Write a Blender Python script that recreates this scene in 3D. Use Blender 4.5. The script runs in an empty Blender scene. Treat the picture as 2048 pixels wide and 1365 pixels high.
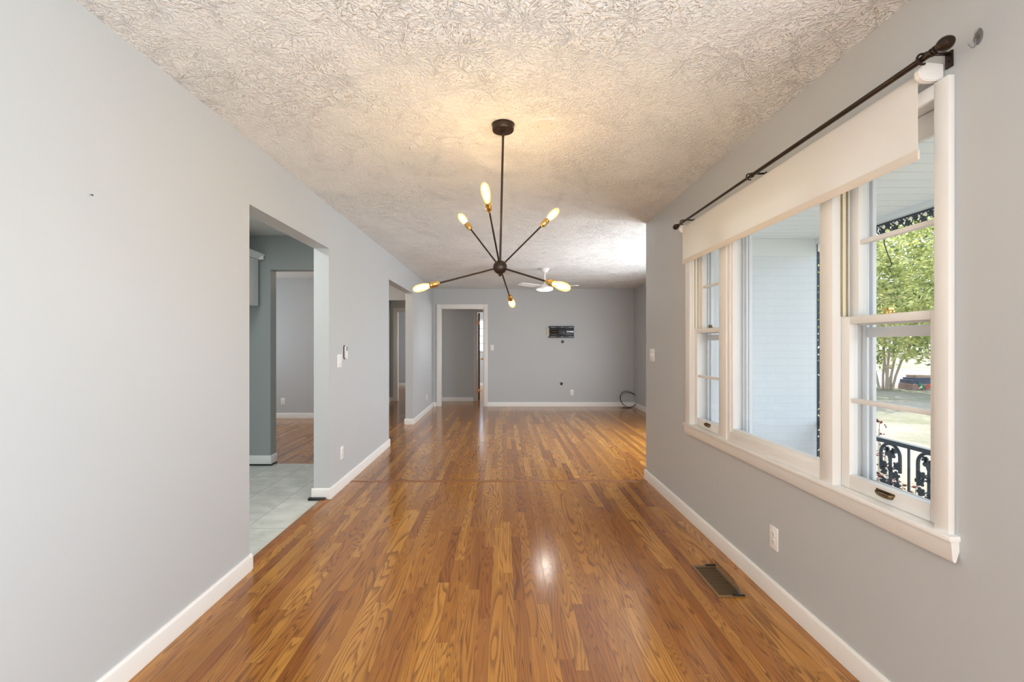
import bpy, bmesh, math, random
from mathutils import Vector, Matrix
random.seed(7)
PI = math.pi
S = bpy.context.scene
COL = S.collection

# ------------------------------------------------------------------ camera, sky, sun, daylight, exposure
HC = 1.275                       # camera height
H = 2.43                         # ceiling height
cam_d = bpy.data.cameras.new('camera')
cam_d.sensor_width = 36.0
cam_d.lens = 16.0
cam_d.shift_x = 19 / 2048
cam_d.shift_y = 7.5 / 2048
cam_d.clip_start = 0.05
cam_d.clip_end = 500
cam = bpy.data.objects.new('camera', cam_d)
cam.location = (0, 0, HC)
cam.rotation_euler = (PI / 2, 0, 0)
COL.objects.link(cam)
S.camera = cam

S.view_settings.view_transform = 'Standard'
S.view_settings.look = 'None'
S.view_settings.gamma = 1.0
S.view_settings.use_curve_mapping = False
S.view_settings.exposure = 1.17
S.cycles.use_denoising = True
S.cycles.max_bounces = 10
S.cycles.diffuse_bounces = 6
S.cycles.transparent_max_bounces = 16
S.cycles.caustics_reflective = False
S.cycles.sample_clamp_indirect = 6.0

W = bpy.data.worlds.new('sky')
S.world = W
W.use_nodes = True
W.node_tree.nodes['Background'].inputs['Color'].default_value = (0.74, 0.88, 1.06, 1)
W.node_tree.nodes['Background'].inputs['Strength'].default_value = 1.1


def light(name, kind, loc, rot=(0, 0, 0), energy=10, color=(1, 1, 1), **kw):
    d = bpy.data.lights.new(name, kind)
    d.energy = energy
    d.color = color
    for k, v in kw.items():
        if k == 'portal':
            d.cycles.is_portal = v
        else:
            setattr(d, k, v)
    o = bpy.data.objects.new(name, d)
    o.location = loc
    o.rotation_euler = rot
    COL.objects.link(o)
    return o


# sun high beyond the yard tree, so the porch and the tree's near side are in shade
light('sun', 'SUN', (20, 20, 20), (math.radians(38), 0, math.radians(140)), 4.0, (1, .95, .86), angle=.02)
# daylight at the living room and den windows, plus added fill lights
light('rear_fill_light', 'AREA', (0.0, -1.72, 1.05), (PI / 2, 0, 0), 28, (1, .83, .64), shape='RECTANGLE', size=1.9, size_y=2.0)  # added warm fill behind the camera, no known source there
light('side_fill_light', 'AREA', (1.56, -.40, 1.40), (0, PI / 2, 0), 39, (.83, .98, 1.10), shape='RECTANGLE', size=1.3, size_y=1.8)  # added cool fill behind the camera to brighten the left wall
light('living_window_daylight', 'AREA', (2.80, 5.65, 1.16), (0, PI / 2, 0), 48, (.93, .98, 1.02), shape='RECTANGLE', size=.95, size_y=2.1)
light('kitchen_fill_light', 'AREA', (-2.3, .56, 1.5), (PI / 2, 0, 0), 6, (.82, .95, 1), shape='RECTANGLE', size=1.2, size_y=1.0)  # added fill inside the kitchen, the wall behind it has no window
light('kitchen_top_fill', 'AREA', (-2.2, 3.1, 2.42), (0, 0, 0), 7, (.94, 1, .98), shape='DISK', size=.35)  # added overhead fill for the tile and cabinet, no fixture
light('den_window_daylight', 'AREA', (-5.14, 6.4, 1.4), (0, -PI / 2, 0), 8, (1, .99, .94), shape='RECTANGLE', size=1.2, size_y=1.6)
light('bedroom_fill_light', 'AREA', (1.14, 12.4, 1.4), (0, PI / 2, 0), 35, (.95, .97, 1), shape='RECTANGLE', size=1.2, size_y=1.4)  # extra fill added at an unseen side opening of the bedroom
light('front_window_portal', 'AREA', (1.60, 2.32, 1.4), (0, PI / 2, 0), 1, (1, 1, 1), shape='RECTANGLE', size=1.4, size_y=1.9, portal=True)
light('foyer_fill_light', 'POINT', (-2.1, 6.7, 2.30), energy=4, color=(1, .76, .52), shadow_soft_size=.08)  # added warm fill to tint the hall header, no fixture
light('hall_fill_light', 'POINT', (-2.38, 8.5, 2.30), energy=2.4, color=(1, .80, .60), shadow_soft_size=.08)  # added warm hall fill, kept out of sight of the opening

# ------------------------------------------------------------------ node materials


def mat(name):
    m = bpy.data.materials.new(name)
    m.use_nodes = True
    nt = m.node_tree
    nt.nodes.clear()
    out = nt.nodes.new('ShaderNodeOutputMaterial')
    return m, nt, out


class G:
    """small node-graph writer"""

    def __init__(s, nt):
        s.nt = nt

    def n(s, t, **kw):
        nd = s.nt.nodes.new(t)
        for k, v in kw.items():
            setattr(nd, k, v)
        return nd

    def put(s, sock, v):
        if v is None:
            return
        if isinstance(v, bpy.types.NodeSocket):
            s.nt.links.new(v, sock)
        else:
            sock.default_value = v

    def m(s, op, a, b=None, c=None, clamp=False):
        nd = s.n('ShaderNodeMath', operation=op, use_clamp=clamp)
        for i, v in enumerate((a, b, c)):
            s.put(nd.inputs[i], v)
        return nd.outputs[0]

    def ss(s, lo, hi, v):
        nd = s.n('ShaderNodeMapRange', interpolation_type='SMOOTHSTEP')
        s.put(nd.inputs[0], v)
        s.put(nd.inputs[1], lo)
        s.put(nd.inputs[2], hi)
        return nd.outputs[0]

    def pos(s):
        return s.n('ShaderNodeNewGeometry').outputs['Position']

    def objc(s):
        return s.n('ShaderNodeTexCoord').outputs['Object']

    def sep(s, v):
        nd = s.n('ShaderNodeSeparateXYZ')
        s.put(nd.inputs[0], v)
        return nd.outputs

    def comb(s, x=0., y=0., z=0.):
        nd = s.n('ShaderNodeCombineXYZ')
        for i, v in enumerate((x, y, z)):
            s.put(nd.inputs[i], v)
        return nd.outputs[0]

    def noise(s, vec, scale=1., detail=2., rough=.5, dist=0.):
        nd = s.n('ShaderNodeTexNoise')
        s.put(nd.inputs['Vector'], vec)
        nd.inputs['Scale'].default_value = scale
        nd.inputs['Detail'].default_value = detail
        nd.inputs['Roughness'].default_value = rough
        nd.inputs['Distortion'].default_value = dist
        return nd.outputs[0]

    def white(s, vec):
        nd = s.n('ShaderNodeTexWhiteNoise', noise_dimensions='3D')
        s.put(nd.inputs['Vector'], vec)
        return nd.outputs

    def mix(s, f, a, b, blend='MIX'):
        nd = s.n('ShaderNodeMix', data_type='RGBA', blend_type=blend)
        s.put(nd.inputs[0], f)
        for i, v in ((6, a), (7, b)):
            if isinstance(v, tuple) and len(v) == 3:
                v = v + (1,)
            s.put(nd.inputs[i], v)
        return nd.outputs[2]

    def bump(s, h, strength=.5, dist=.01, normal=None):
        nd = s.n('ShaderNodeBump')
        s.put(nd.inputs['Strength'], strength)
        s.put(nd.inputs['Distance'], dist)
        s.put(nd.inputs['Height'], h)
        if normal is not None:
            s.put(nd.inputs['Normal'], normal)
        return nd.outputs[0]

    def bsdf(s, **kw):
        nd = s.n('ShaderNodeBsdfPrincipled')
        for k, v in kw.items():
            k = k.replace('_', ' ')
            if isinstance(v, tuple) and len(v) == 3:
                v = v + (1,)
            s.put(nd.inputs[k], v)
        return nd


def plain(name, col, rough=.5, metal=0., spec=.5, bump=0., bscale=60., var=0.):
    m, nt, out = mat(name)
    g = G(nt)
    c = col + (1,)
    nrm = None
    if var or bump:
        nz = g.noise(g.objc(), bscale, 4.)
        if var:
            c = g.mix(nz, tuple(x * (1 - var) for x in col), tuple(min(1, x * (1 + var)) for x in col))
        if bump:
            nrm = g.bump(nz, bump, .003)
    b = g.bsdf(Base_Color=c, Roughness=rough, Metallic=metal, Normal=nrm)
    b.inputs['Specular IOR Level'].default_value = spec
    nt.links.new(b.outputs[0], out.inputs[0])
    return m


def emissive(name, col, strength):
    m, nt, out = mat(name)
    e = nt.nodes.new('ShaderNodeEmission')
    e.inputs[0].default_value = col + (1,)
    e.inputs[1].default_value = strength
    nt.links.new(e.outputs[0], out.inputs[0])
    return m


def glassy(name, tint=(1, 1, 1), refl=.6, rough=0., glow=None):
    """thin clear sheet: transparent, with a Schlick reflection that is the same from both sides"""
    m, nt, out = mat(name)
    g = G(nt)
    t = g.n('ShaderNodeBsdfTransparent')
    t.inputs[0].default_value = tint + (1,)
    base = t.outputs[0]
    if glow:
        e = g.n('ShaderNodeEmission')
        e.inputs[0].default_value = glow[0] + (1,)
        e.inputs[1].default_value = glow[1]
        ad = g.n('ShaderNodeAddShader')
        nt.links.new(base, ad.inputs[0])
        nt.links.new(e.outputs[0], ad.inputs[1])
        base = ad.outputs[0]
    gl = g.n('ShaderNodeBsdfGlossy')
    gl.inputs['Roughness'].default_value = rough
    lw = g.n('ShaderNodeLayerWeight')
    fac = g.m('ADD', .04, g.m('MULTIPLY', .9, g.m('POWER', lw.outputs['Facing'], 5.)))
    mx = g.n('ShaderNodeMixShader')
    nt.links.new(g.m('MULTIPLY', fac, refl), mx.inputs[0])
    nt.links.new(base, mx.inputs[1])
    nt.links.new(gl.outputs[0], mx.inputs[2])
    nt.links.new(mx.outputs[0], out.inputs[0])
    return m


def oak(name, bw=.0572, blen=1.1, tint=1.0):
    m, nt, out = mat(name)
    g = G(nt)
    p = g.sep(g.pos())
    x, y = p[0], p[1]
    u = g.m('DIVIDE', x, bw)
    bx = g.m('FLOOR', u)
    fx = g.m('FRACT', u)
    r1 = g.white(g.comb(bx, 3.3, 0.))[0]
    v = g.m('ADD', g.m('DIVIDE', y, blen), g.m('MULTIPLY', r1, 17.))
    # unequal board lengths: a slow wobble of the length coordinate
    v = g.m('ADD', v, g.m('MULTIPLY', g.m('SINE', g.m('MULTIPLY', v, 2.1)), .33))
    by = g.m('FLOOR', v)
    fy = g.m('FRACT', v)
    idv, idc = g.white(g.comb(bx, by, 1.7))
    idr = g.sep(idc)
    # cathedral grain: contour lines of a stretched noise, different on each board
    sx = g.m('ADD', 5.0, g.m('MULTIPLY', idr[1], 14.))
    gv = g.comb(g.m('MULTIPLY', x, sx), g.m('MULTIPLY', y, .62), g.m('MULTIPLY', idv, 91.))
    n1 = g.noise(gv, 1., 2., .45, .2)
    ph = g.m('MULTIPLY', n1, g.m('ADD', 16., g.m('MULTIPLY', idr[2], 26.)))
    saw = g.m('FRACT', ph)
    line = g.m('MULTIPLY', g.ss(.40, .92, saw), g.m('SUBTRACT', 1., g.ss(.93, 1., saw)))
    n2 = g.noise(g.comb(g.m('MULTIPLY', x, 260.), g.m('MULTIPLY', y, 7.), g.m('MULTIPLY', idv, 40.)), 1., 3., .6)
    pores = g.ss(.50, .72, n2)
    n3 = g.noise(g.comb(g.m('MULTIPLY', x, 9.), g.m('MULTIPLY', y, 2.), g.m('MULTIPLY', idv, 30.)), 1., 2.)
    ramp = g.n('ShaderNodeValToRGB')
    cr = ramp.color_ramp
    cols = [(0., (.270, .088, .012)), (.25, (.380, .146, .020)), (.55, (.455, .192, .028)), (.80, (.575, .272, .050)), (1., (.320, .106, .015))]
    cr.elements[0].position = 0
    cr.elements[0].color = cols[0][1] + (1,)
    cr.elements[1].position = 1
    cr.elements[1].color = cols[-1][1] + (1,)
    for pz, c in cols[1:-1]:
        e = cr.elements.new(pz)
        e.color = c + (1,)
    nt.links.new(idv, ramp.inputs[0])
    base = ramp.outputs[0]
    base = g.mix(g.m('MULTIPLY', g.ss(.35, .8, n3), .35), base, (.30, .115, .032))
    base = g.mix(g.m('MULTIPLY', pores, .35), base, (.20, .072, .018))
    amt = g.m('MULTIPLY', line, g.m('ADD', .58, g.m('MULTIPLY', pores, .35)))
    base = g.mix(amt, base, (.105, .032, .007))
    ex = g.m('MINIMUM', fx, g.m('SUBTRACT', 1., fx))
    ey = g.m('MULTIPLY', g.m('MINIMUM', fy, g.m('SUBTRACT', 1., fy)), blen / bw)
    gap = g.m('SUBTRACT', 1., g.ss(.004, .022, g.m('MINIMUM', ex, ey)))
    base = g.mix(g.m('MULTIPLY', gap, .55), base, (.10, .034, .012))
    wav = g.noise(g.comb(g.m('MULTIPLY', x, 6.), g.m('MULTIPLY', y, 1.6), 0.), 1., 2.)
    hgt = g.m('SUBTRACT', g.m('ADD', g.m('MULTIPLY', wav, .5), g.m('MULTIPLY', idr[0], .12)), g.m('ADD', g.m('MULTIPLY', gap, .25), g.m('MULTIPLY', line, .05)))
    nrm = g.bump(hgt, .10, .004)
    rg = g.m('ADD', .105, g.m('MULTIPLY', n3, .10))
    b = g.bsdf(Base_Color=base, Roughness=rg, Normal=nrm)
    b.inputs['Specular IOR Level'].default_value = .72
    nt.links.new(b.outputs[0], out.inputs[0])
    return m


def slap_ceiling(name):
    """brush-stamped plaster: bursts of radial ridges"""
    m, nt, out = mat(name)
    g = G(nt)
    pos = g.pos()
    w = g.noise(pos, 7., 2.)
    wv = g.n('ShaderNodeVectorMath', operation='ADD')
    g.put(wv.inputs[0], pos)
    g.put(wv.inputs[1], g.comb(g.m('MULTIPLY', w, .08), g.m('MULTIPLY', w, -.08), 0.))

    def burst(scale, off, freq, rf):
        sh = g.n('ShaderNodeVectorMath', operation='ADD')
        g.put(sh.inputs[0], wv.outputs[0])
        sh.inputs[1].default_value = off
        vo = g.n('ShaderNodeTexVoronoi')
        vo.voronoi_dimensions = '2D'
        g.put(vo.inputs['Vector'], sh.outputs[0])
        vo.inputs['Scale'].default_value = scale
        d = g.n('ShaderNodeVectorMath', operation='SUBTRACT')
        g.put(d.inputs[0], sh.outputs[0])
        g.put(d.inputs[1], vo.outputs['Position'])
        s = g.sep(d.outputs[0])
        ang = g.m('ARCTAN2', s[1], s[0])
        rad = g.m('SQRT', g.m('ADD', g.m('MULTIPLY', s[0], s[0]), g.m('MULTIPLY', s[1], s[1])))
        rc = g.sep(vo.outputs['Color'])[0]
        n = g.noise(g.comb(g.m('MULTIPLY', g.m('COSINE', ang), freq), g.m('MULTIPLY', g.m('SINE', ang), freq), g.m('ADD', g.m('MULTIPLY', rad, rf), g.m('MULTIPLY', rc, 60.))), 1., 2., .5)
        return g.ss(.47, .57, n)
    a = burst(6.5, (0, 0, 0), 5.2, 24.)
    b_ = burst(8.0, (3.3, 1.7, 0), 5.0, 28.)
    f = g.noise(pos, 75., 3., .55)
    fl = g.ss(.42, .62, f)
    big = g.ss(.35, .65, g.noise(pos, 2.2, 2.))
    hgt = g.m('ADD', g.m('MULTIPLY', g.m('MAXIMUM', a, b_), g.m('ADD', .35, g.m('MULTIPLY', big, .65))), g.m('MULTIPLY', fl, .30))
    nrm = g.bump(hgt, .9, .0085)
    b = g.bsdf(Base_Color=(.86, .885, .89), Roughness=.8, Normal=nrm)
    b.inputs['Specular IOR Level'].default_value = .25
    nt.links.new(b.outputs[0], out.inputs[0])
    return m


def wall_paint(name, col):
    m, nt, out = mat(name)
    g = G(nt)
    nz = g.noise(g.pos(), 140., 2.)
    big = g.noise(g.pos(), 1.1, 2.)
    c = g.mix(big, tuple(x * .97 for x in col), tuple(x * 1.03 for x in col))
    b = g.bsdf(Base_Color=c, Roughness=.45, Normal=g.bump(nz, .06, .002))
    b.inputs['Specular IOR Level'].default_value = .35
    nt.links.new(b.outputs[0], out.inputs[0])
    return m


def tiles(name):
    m, nt, out = mat(name)
    g = G(nt)
    p = g.sep(g.pos())
    u = g.m('DIVIDE', g.m('ADD', p[0], 1.776), .316)
    bx = g.m('FLOOR', u)
    odd = g.m('MODULO', g.m('ABSOLUTE', bx), 2.)
    v = g.m('ADD', g.m('DIVIDE', g.m('SUBTRACT', p[1], 3.147), .62), g.m('MULTIPLY', odd, .52))
    by = g.m('FLOOR', v)
    fx = g.m('FRACT', u)
    fy = g.m('FRACT', v)
    e = g.m('MINIMUM', g.m('MULTIPLY', g.m('MINIMUM', fx, g.m('SUBTRACT', 1., fx)), .316), g.m('MULTIPLY', g.m('MINIMUM', fy, g.m('SUBTRACT', 1., fy)), .62))
    grout = g.m('SUBTRACT', 1., g.ss(.0012, .003, e))
    idv = g.white(g.comb(bx, by, 0.))[0]
    n = g.noise(g.comb(g.m('MULTIPLY', p[0], 4.), g.m('MULTIPLY', p[1], 7.), g.m('MULTIPLY', idv, 20.)), 1., 5., .6, .8)
    c = g.mix(g.ss(.3, .7, n), (.56, .57, .53), (.76, .76, .71))
    c = g.mix(grout, c, (.22, .22, .20))
    b = g.bsdf(Base_Color=c, Roughness=.3, Normal=g.bump(g.m('SUBTRACT', 1., grout), .3, .002))
    nt.links.new(b.outputs[0], out.inputs[0])
    return m


def painted_brick(name):
    m, nt, out = mat(name)
    g = G(nt)
    p = g.sep(g.pos())
    br = g.n('ShaderNodeTexBrick')
    g.put(br.inputs['Vector'], g.comb(g.m('ADD', p[0], p[1]), p[2], 0.))
    br.inputs['Scale'].default_value = 1.
    br.inputs['Brick Width'].default_value = .205
    br.inputs['Row Height'].default_value = .0677
    br.inputs['Mortar Size'].default_value = .005
    br.inputs['Mortar Smooth'].default_value = .4
    nz = g.noise(g.pos(), 60., 3.)
    hgt = g.m('ADD', g.m('SUBTRACT', 1., br.outputs['Fac']), g.m('MULTIPLY', nz, .25))
    c = g.mix(g.noise(g.pos(), 5., 3.), (.75, .785, .805), (.82, .835, .84))
    c = g.mix(g.m('MULTIPLY', br.outputs['Fac'], .14), c, (.62, .66, .69))
    b = g.bsdf(Base_Color=c, Roughness=.6, Normal=g.bump(hgt, .35, .005))
    nt.links.new(b.outputs[0], out.inputs[0])
    return m


def lawn_mat(name):
    m, nt, out = mat(name)
    g = G(nt)
    p = g.pos()
    a = g.noise(p, .35, 4., .6)
    f = g.noise(p, 9., 5., .7)
    c = g.mix(g.ss(.40, .66, a), (.27, .24, .19), (.135, .14, .07))
    c = g.mix(g.m('MULTIPLY', g.ss(.45, .7, f), .45), c, (.33, .305, .25))
    b = g.bsdf(Base_Color=c, Roughness=.9, Normal=g.bump(f, .6, .05))
    nt.links.new(b.outputs[0], out.inputs[0])
    return m


def leaf_mat(name, c1, c2, trans=.45):
    m, nt, out = mat(name)
    g = G(nt)
    nz = g.noise(g.pos(), 1.9, 3.)
    oi = g.n('ShaderNodeNewGeometry').outputs['Random Per Island']
    f = g.m('ADD', g.m('MULTIPLY', g.ss(.3, .7, nz), .5), g.m('MULTIPLY', oi, .5))
    c = g.mix(f, c1, c2)
    d = g.n('ShaderNodeBsdfDiffuse')
    t = g.n('ShaderNodeBsdfTranslucent')
    nt.links.new(c, d.inputs[0])
    nt.links.new(c, t.inputs[0])
    mx = g.n('ShaderNodeMixShader')
    mx.inputs[0].default_value = trans
    nt.links.new(d.outputs[0], mx.inputs[1])
    nt.links.new(t.outputs[0], mx.inputs[2])
    nt.links.new(mx.outputs[0], out.inputs[0])
    return m


def cloth(name, col, trans):
    m, nt, out = mat(name)
    g = G(nt)
    d = g.n('ShaderNodeBsdfDiffuse')
    t = g.n('ShaderNodeBsdfTranslucent')
    d.inputs[0].default_value = col + (1,)
    t.inputs[0].default_value = col + (1,)
    wv = g.noise(g.objc(), 500., 1.)
    nr = g.bump(wv, .08, .001)
    nt.links.new(nr, d.inputs['Normal'])
    mx = g.n('ShaderNodeMixShader')
    mx.inputs[0].default_value = trans
    nt.links.new(d.outputs[0], mx.inputs[1])
    nt.links.new(t.outputs[0], mx.inputs[2])
    nt.links.new(mx.outputs[0], out.inputs[0])
    return m


M = {}
M['oak'] = oak('oak_strip_floor')
M['oak_trim'] = plain('oak_trim', (.30, .115, .032), .25, var=.35, bscale=25.)
M['wall'] = wall_paint('grey_wall_paint', (.495, .52, .535))
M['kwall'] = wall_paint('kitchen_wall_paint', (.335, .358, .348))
M['ceil'] = slap_ceiling('stamped_ceiling_plaster')
M['flatceil'] = plain('flat_ceiling_paint', (.74, .75, .74), .8)
M['white'] = plain('white_trim_paint', (.80, .79, .765), .35, bump=.05, bscale=40.)
M['winwhite'] = plain('window_trim_paint', (.77, .775, .765), .35, bump=.06, bscale=40.)
M['plastic'] = plain('white_plastic', (.82, .82, .81), .3)
M['blade'] = plain('fan_blade_white', (.60, .60, .59), .5)
M['slot'] = plain('dark_slot', (.03, .03, .03), .6)
M['bronze'] = plain('dark_bronze_metal', (.055, .038, .028), .38, .75, var=.2)
M['rodmetal'] = plain('oil_rubbed_bronze_rod', (.035, .022, .015), .3, .6)
M['brass'] = plain('brass', (.72, .47, .15), .25, 1., var=.15, bscale=30.)
M['oldbrass'] = plain('tarnished_brass', (.20, .14, .07), .4, .9, var=.3, bscale=40.)
M['track'] = plain('brass_weatherstrip', (.42, .31, .10), .35, .8, var=.15)
M['iron'] = plain('painted_cast_iron', (.030, .046, .062), .45, .2, var=.3, bscale=30.)
M['black'] = plain('black_plastic', (.012, .012, .014), .35)
M['blacksteel'] = plain('black_steel', (.02, .022, .026), .4, .3)
M['greysteel'] = plain('grey_steel', (.30, .34, .38), .35, .8)
M['beige'] = plain('beige_plastic', (.55, .53, .44), .5)
M['tile'] = tiles('grey_stone_tile')
M['cabinet'] = plain('cabinet_paint', (.76, .77, .75), .4)
M['brick'] = painted_brick('white_painted_brick')
M['soffit'] = plain('porch_soffit_paint', (.80, .82, .82), .6)
M['alu'] = plain('white_aluminium', (.74, .77, .80), .35, .1)
M['concrete'] = plain('pale_concrete', (.62, .61, .58), .85, var=.12, bscale=6.)
M['drive'] = plain('drive_concrete', (.37, .355, .335), .85, var=.08, bscale=2.)  # one even tone for the driveway
M['lawn'] = lawn_mat('dry_lawn')
M['leaf'] = leaf_mat('crepe_myrtle_leaves', (.06, .13, .03), (.92, .90, .40))  # tone spread paints highlights and shadows into the crown
M['leaf_far'] = leaf_mat('distant_leaves', (.09, .18, .05), (.32, .40, .14))
M['leaf_red'] = leaf_mat('burgundy_leaves', (.10, .025, .035), (.20, .07, .07), .3)
M['bark'] = plain('pale_bark', (.42, .34, .26), .8, bump=.4, bscale=9., var=.3)
M['glass'] = glassy('window_glass', (.985, .985, .985), .5)
M['amber'] = glassy('amber_bulb_glass', (1.0, .88, .62), .8, 0., ((1., .62, .20), .45))
M['clear'] = glassy('clear_plastic', (.94, .93, .92), 1.0, .06)
M['filament'] = emissive('glowing_filament', (1., .72, .43), 132.)
M['lens'] = emissive('fan_light_lens', (1., .95, .86), 14.)
M['fabric'] = cloth('shade_fabric', (.95, .945, .93), .5)
M['hem'] = cloth('shade_hem_fabric', (.80, .75, .68), .15)
M['register'] = plain('bronze_register_paint', (.24, .15, .075), .4, .3)
M['regdark'] = plain('duct_dark', (.010, .007, .005), .7)
M['doorpaint'] = plain('door_paint', (.62, .60, .56), .4)
M['dooredge'] = plain('stained_wood_edge', (.10, .032, .014), .5, var=.3, bscale=20.)
M['copper'] = plain('copper_hinge', (.55, .24, .12), .35, .9)
M['pad'] = plain('grey_button_pad', (.16, .17, .18), .5)
M['yardbrick'] = plain('yard_brick', (.34, .22, .18), .85, var=.3, bscale=8.)
M['yardstone'] = plain('blue_grey_slab', (.07, .09, .14), .7, var=.3, bscale=8.)
M['yardcap'] = plain('tan_cap', (.42, .30, .23), .8, var=.15, bscale=8.)
M['pgreen'] = plain('painted_green', (.03, .18, .15), .6)
M['pyellow'] = plain('painted_yellow', (.75, .72, .35), .6)
M['pred'] = plain('painted_red', (.60, .09, .05), .6)

# ------------------------------------------------------------------ mesh builder


class MB:
    def __init__(s):
        s.bm = bmesh.new()
        s.mi = 0

    def _mark(s, faces):
        for f in faces:
            f.material_index = s.mi

    def box(s, x0, x1, y0, y1, z0, z1, bev=0., seg=2, rot=None, at=None):
        r = bmesh.ops.create_cube(s.bm, size=1.)
        vs = r['verts']
        mtx = Matrix.Translation(((x0 + x1) / 2, (y0 + y1) / 2, (z0 + z1) / 2)) @ Matrix.Diagonal((abs(x1 - x0), abs(y1 - y0), abs(z1 - z0), 1))
        if rot is not None:
            c = Vector(at)
            mtx = Matrix.Translation(c) @ rot.to_4x4() @ Matrix.Translation(-c) @ mtx
        bmesh.ops.transform(s.bm, matrix=mtx, verts=vs)
        fs = set(f for v in vs for f in v.link_faces)
        s._mark(fs)
        if bev > 0:
            es = list(set(e for v in vs for e in v.link_edges))
            bmesh.ops.bevel(s.bm, geom=es, offset=bev, segments=seg, affect='EDGES', profile=.5)
        return s

    def quad(s, a, b, c, d):
        f = s.bm.faces.new([s.bm.verts.new(p) for p in (a, b, c, d)])
        s._mark([f])
        return s

    def tube(s, pts, r, n=12, caps=True, flat=None):
        pts = [Vector(p) for p in pts]
        rs = r if isinstance(r, (list, tuple)) else [r] * len(pts)
        rings = []
        prev = None
        for i, p in enumerate(pts):
            a = pts[max(0, i - 1)]
            b = pts[min(len(pts) - 1, i + 1)]
            t = (b - a).normalized()
            if prev is None:
                ref = Vector((0, 0, 1)) if abs(t.z) < .9 else Vector((1, 0, 0))
                u = t.cross(ref).normalized()
            else:
                u = (prev - t * prev.dot(t)).normalized()
            prev = u
            w = t.cross(u)
            ring = [s.bm.verts.new(p + (u * math.cos(k * 2 * PI / n) + w * math.sin(k * 2 * PI / n)) * rs[i]) for k in range(n)]
            rings.append(ring)
        for a, b in zip(rings, rings[1:]):
            for k in range(n):
                s._mark([s.bm.faces.new((a[k], a[(k + 1) % n], b[(k + 1) % n], b[k]))])
        if caps:
            for ring in (rings[0][::-1], rings[-1]):
                s._mark([s.bm.faces.new(ring)])
        return s

    def lathe(s, prof, origin, axis, n=24):
        o = Vector(origin)
        t = Vector(axis).normalized()
        ref = Vector((0, 0, 1)) if abs(t.z) < .9 else Vector((1, 0, 0))
        u = t.cross(ref).normalized()
        w = t.cross(u)
        rings = []
        for r, h in prof:
            c = o + t * h
            if r < 1e-6:
                rings.append([s.bm.verts.new(c)])
            else:
                rings.append([s.bm.verts.new(c + (u * math.cos(k * 2 * PI / n) + w * math.sin(k * 2 * PI / n)) * r) for k in range(n)])
        for a, b in zip(rings, rings[1:]):
            for k in range(n):
                k2 = (k + 1) % n
                if len(a) == 1 and len(b) == 1:
                    continue
                if len(a) == 1:
                    f = (a[0], b[k2], b[k])
                elif len(b) == 1:
                    f = (a[k], a[k2], b[0])
                else:
                    f = (a[k], a[k2], b[k2], b[k])
                s._mark([s.bm.faces.new(f)])
        return s

    def sphere(s, c, r, n=20, sz=(1, 1, 1)):
        prof_n = n // 2
        res = bmesh.ops.create_uvsphere(s.bm, u_segments=n, v_segments=prof_n, radius=r)
        bmesh.ops.transform(s.bm, matrix=Matrix.Translation(c) @ Matrix.Diagonal((*sz, 1)), verts=res['verts'])
        s._mark(set(f for v in res['verts'] for f in v.link_faces))
        return s

    def prism(s, poly, fn, depth):
        """poly: 2D outline; fn maps it to 3D; depth: extrusion vector"""
        d = Vector(depth)
        a = [s.bm.verts.new(fn(*p)) for p in poly]
        b = [s.bm.verts.new(Vector(fn(*p)) + d) for p in poly]
        n = len(poly)
        fs = [s.bm.faces.new(a[::-1]), s.bm.faces.new(b)]
        for k in range(n):
            fs.append(s.bm.faces.new((a[k], a[(k + 1) % n], b[(k + 1) % n], b[k])))
        s._mark(fs)
        return s

    def finish(s, name, mats, smooth=True):
        bmesh.ops.recalc_face_normals(s.bm, faces=s.bm.faces[:])
        me = bpy.data.meshes.new(name)
        s.bm.to_mesh(me)
        s.bm.free()
        for m in (mats if isinstance(mats, (list, tuple)) else [mats]):
            me.materials.append(m)
        if smooth and len(me.polygons):
            me.polygons.foreach_set('use_smooth', [True] * len(me.polygons))
            me.set_sharp_from_angle(angle=math.radians(32))
        return me


def wloc(o):
    v = Vector((0, 0, 0))
    while o is not None:
        v += Vector(o.location)
        o = o.parent
    return v


def obj(name, mb, mats, parent=None, smooth=True, origin=None, label=None):
    """one mesh object; mesh given in world coordinates and re-based on its origin"""
    base = wloc(parent) if parent else Vector((0, 0, 0))
    org = Vector(origin) if origin is not None else base
    bmesh.ops.translate(mb.bm, vec=-org, verts=mb.bm.verts[:])
    o = bpy.data.objects.new(name, mb.finish(name, mats, smooth))
    o.location = org - base
    if parent:
        o.parent = parent
    COL.objects.link(o)
    if label:
        o['label'] = label
    return o


def tag(o, label, cat, group=None, kind=None):
    o['label'] = label
    o['category'] = cat
    if group:
        o['group'] = group
    if kind:
        o['kind'] = kind
    return o


def thing(name, label, cat, loc=(0, 0, 0), group=None, kind=None):
    o = bpy.data.objects.new(name, None)
    o.empty_display_size = .05
    o.location = loc
    COL.objects.link(o)
    return tag(o, label, cat, group, kind)


def struct(name, mb, m, label=None, cat=None, smooth=True):
    o = obj(name, mb, m, smooth=smooth)
    o['kind'] = 'structure'
    if label:
        o['label'] = label
        o['category'] = cat
    return o


def copy_tree(o, parent=None):
    c = o.copy()
    COL.objects.link(c)
    if parent:
        c.parent = parent
    for ch in o.children:
        copy_tree(ch, c)
    return c


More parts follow.
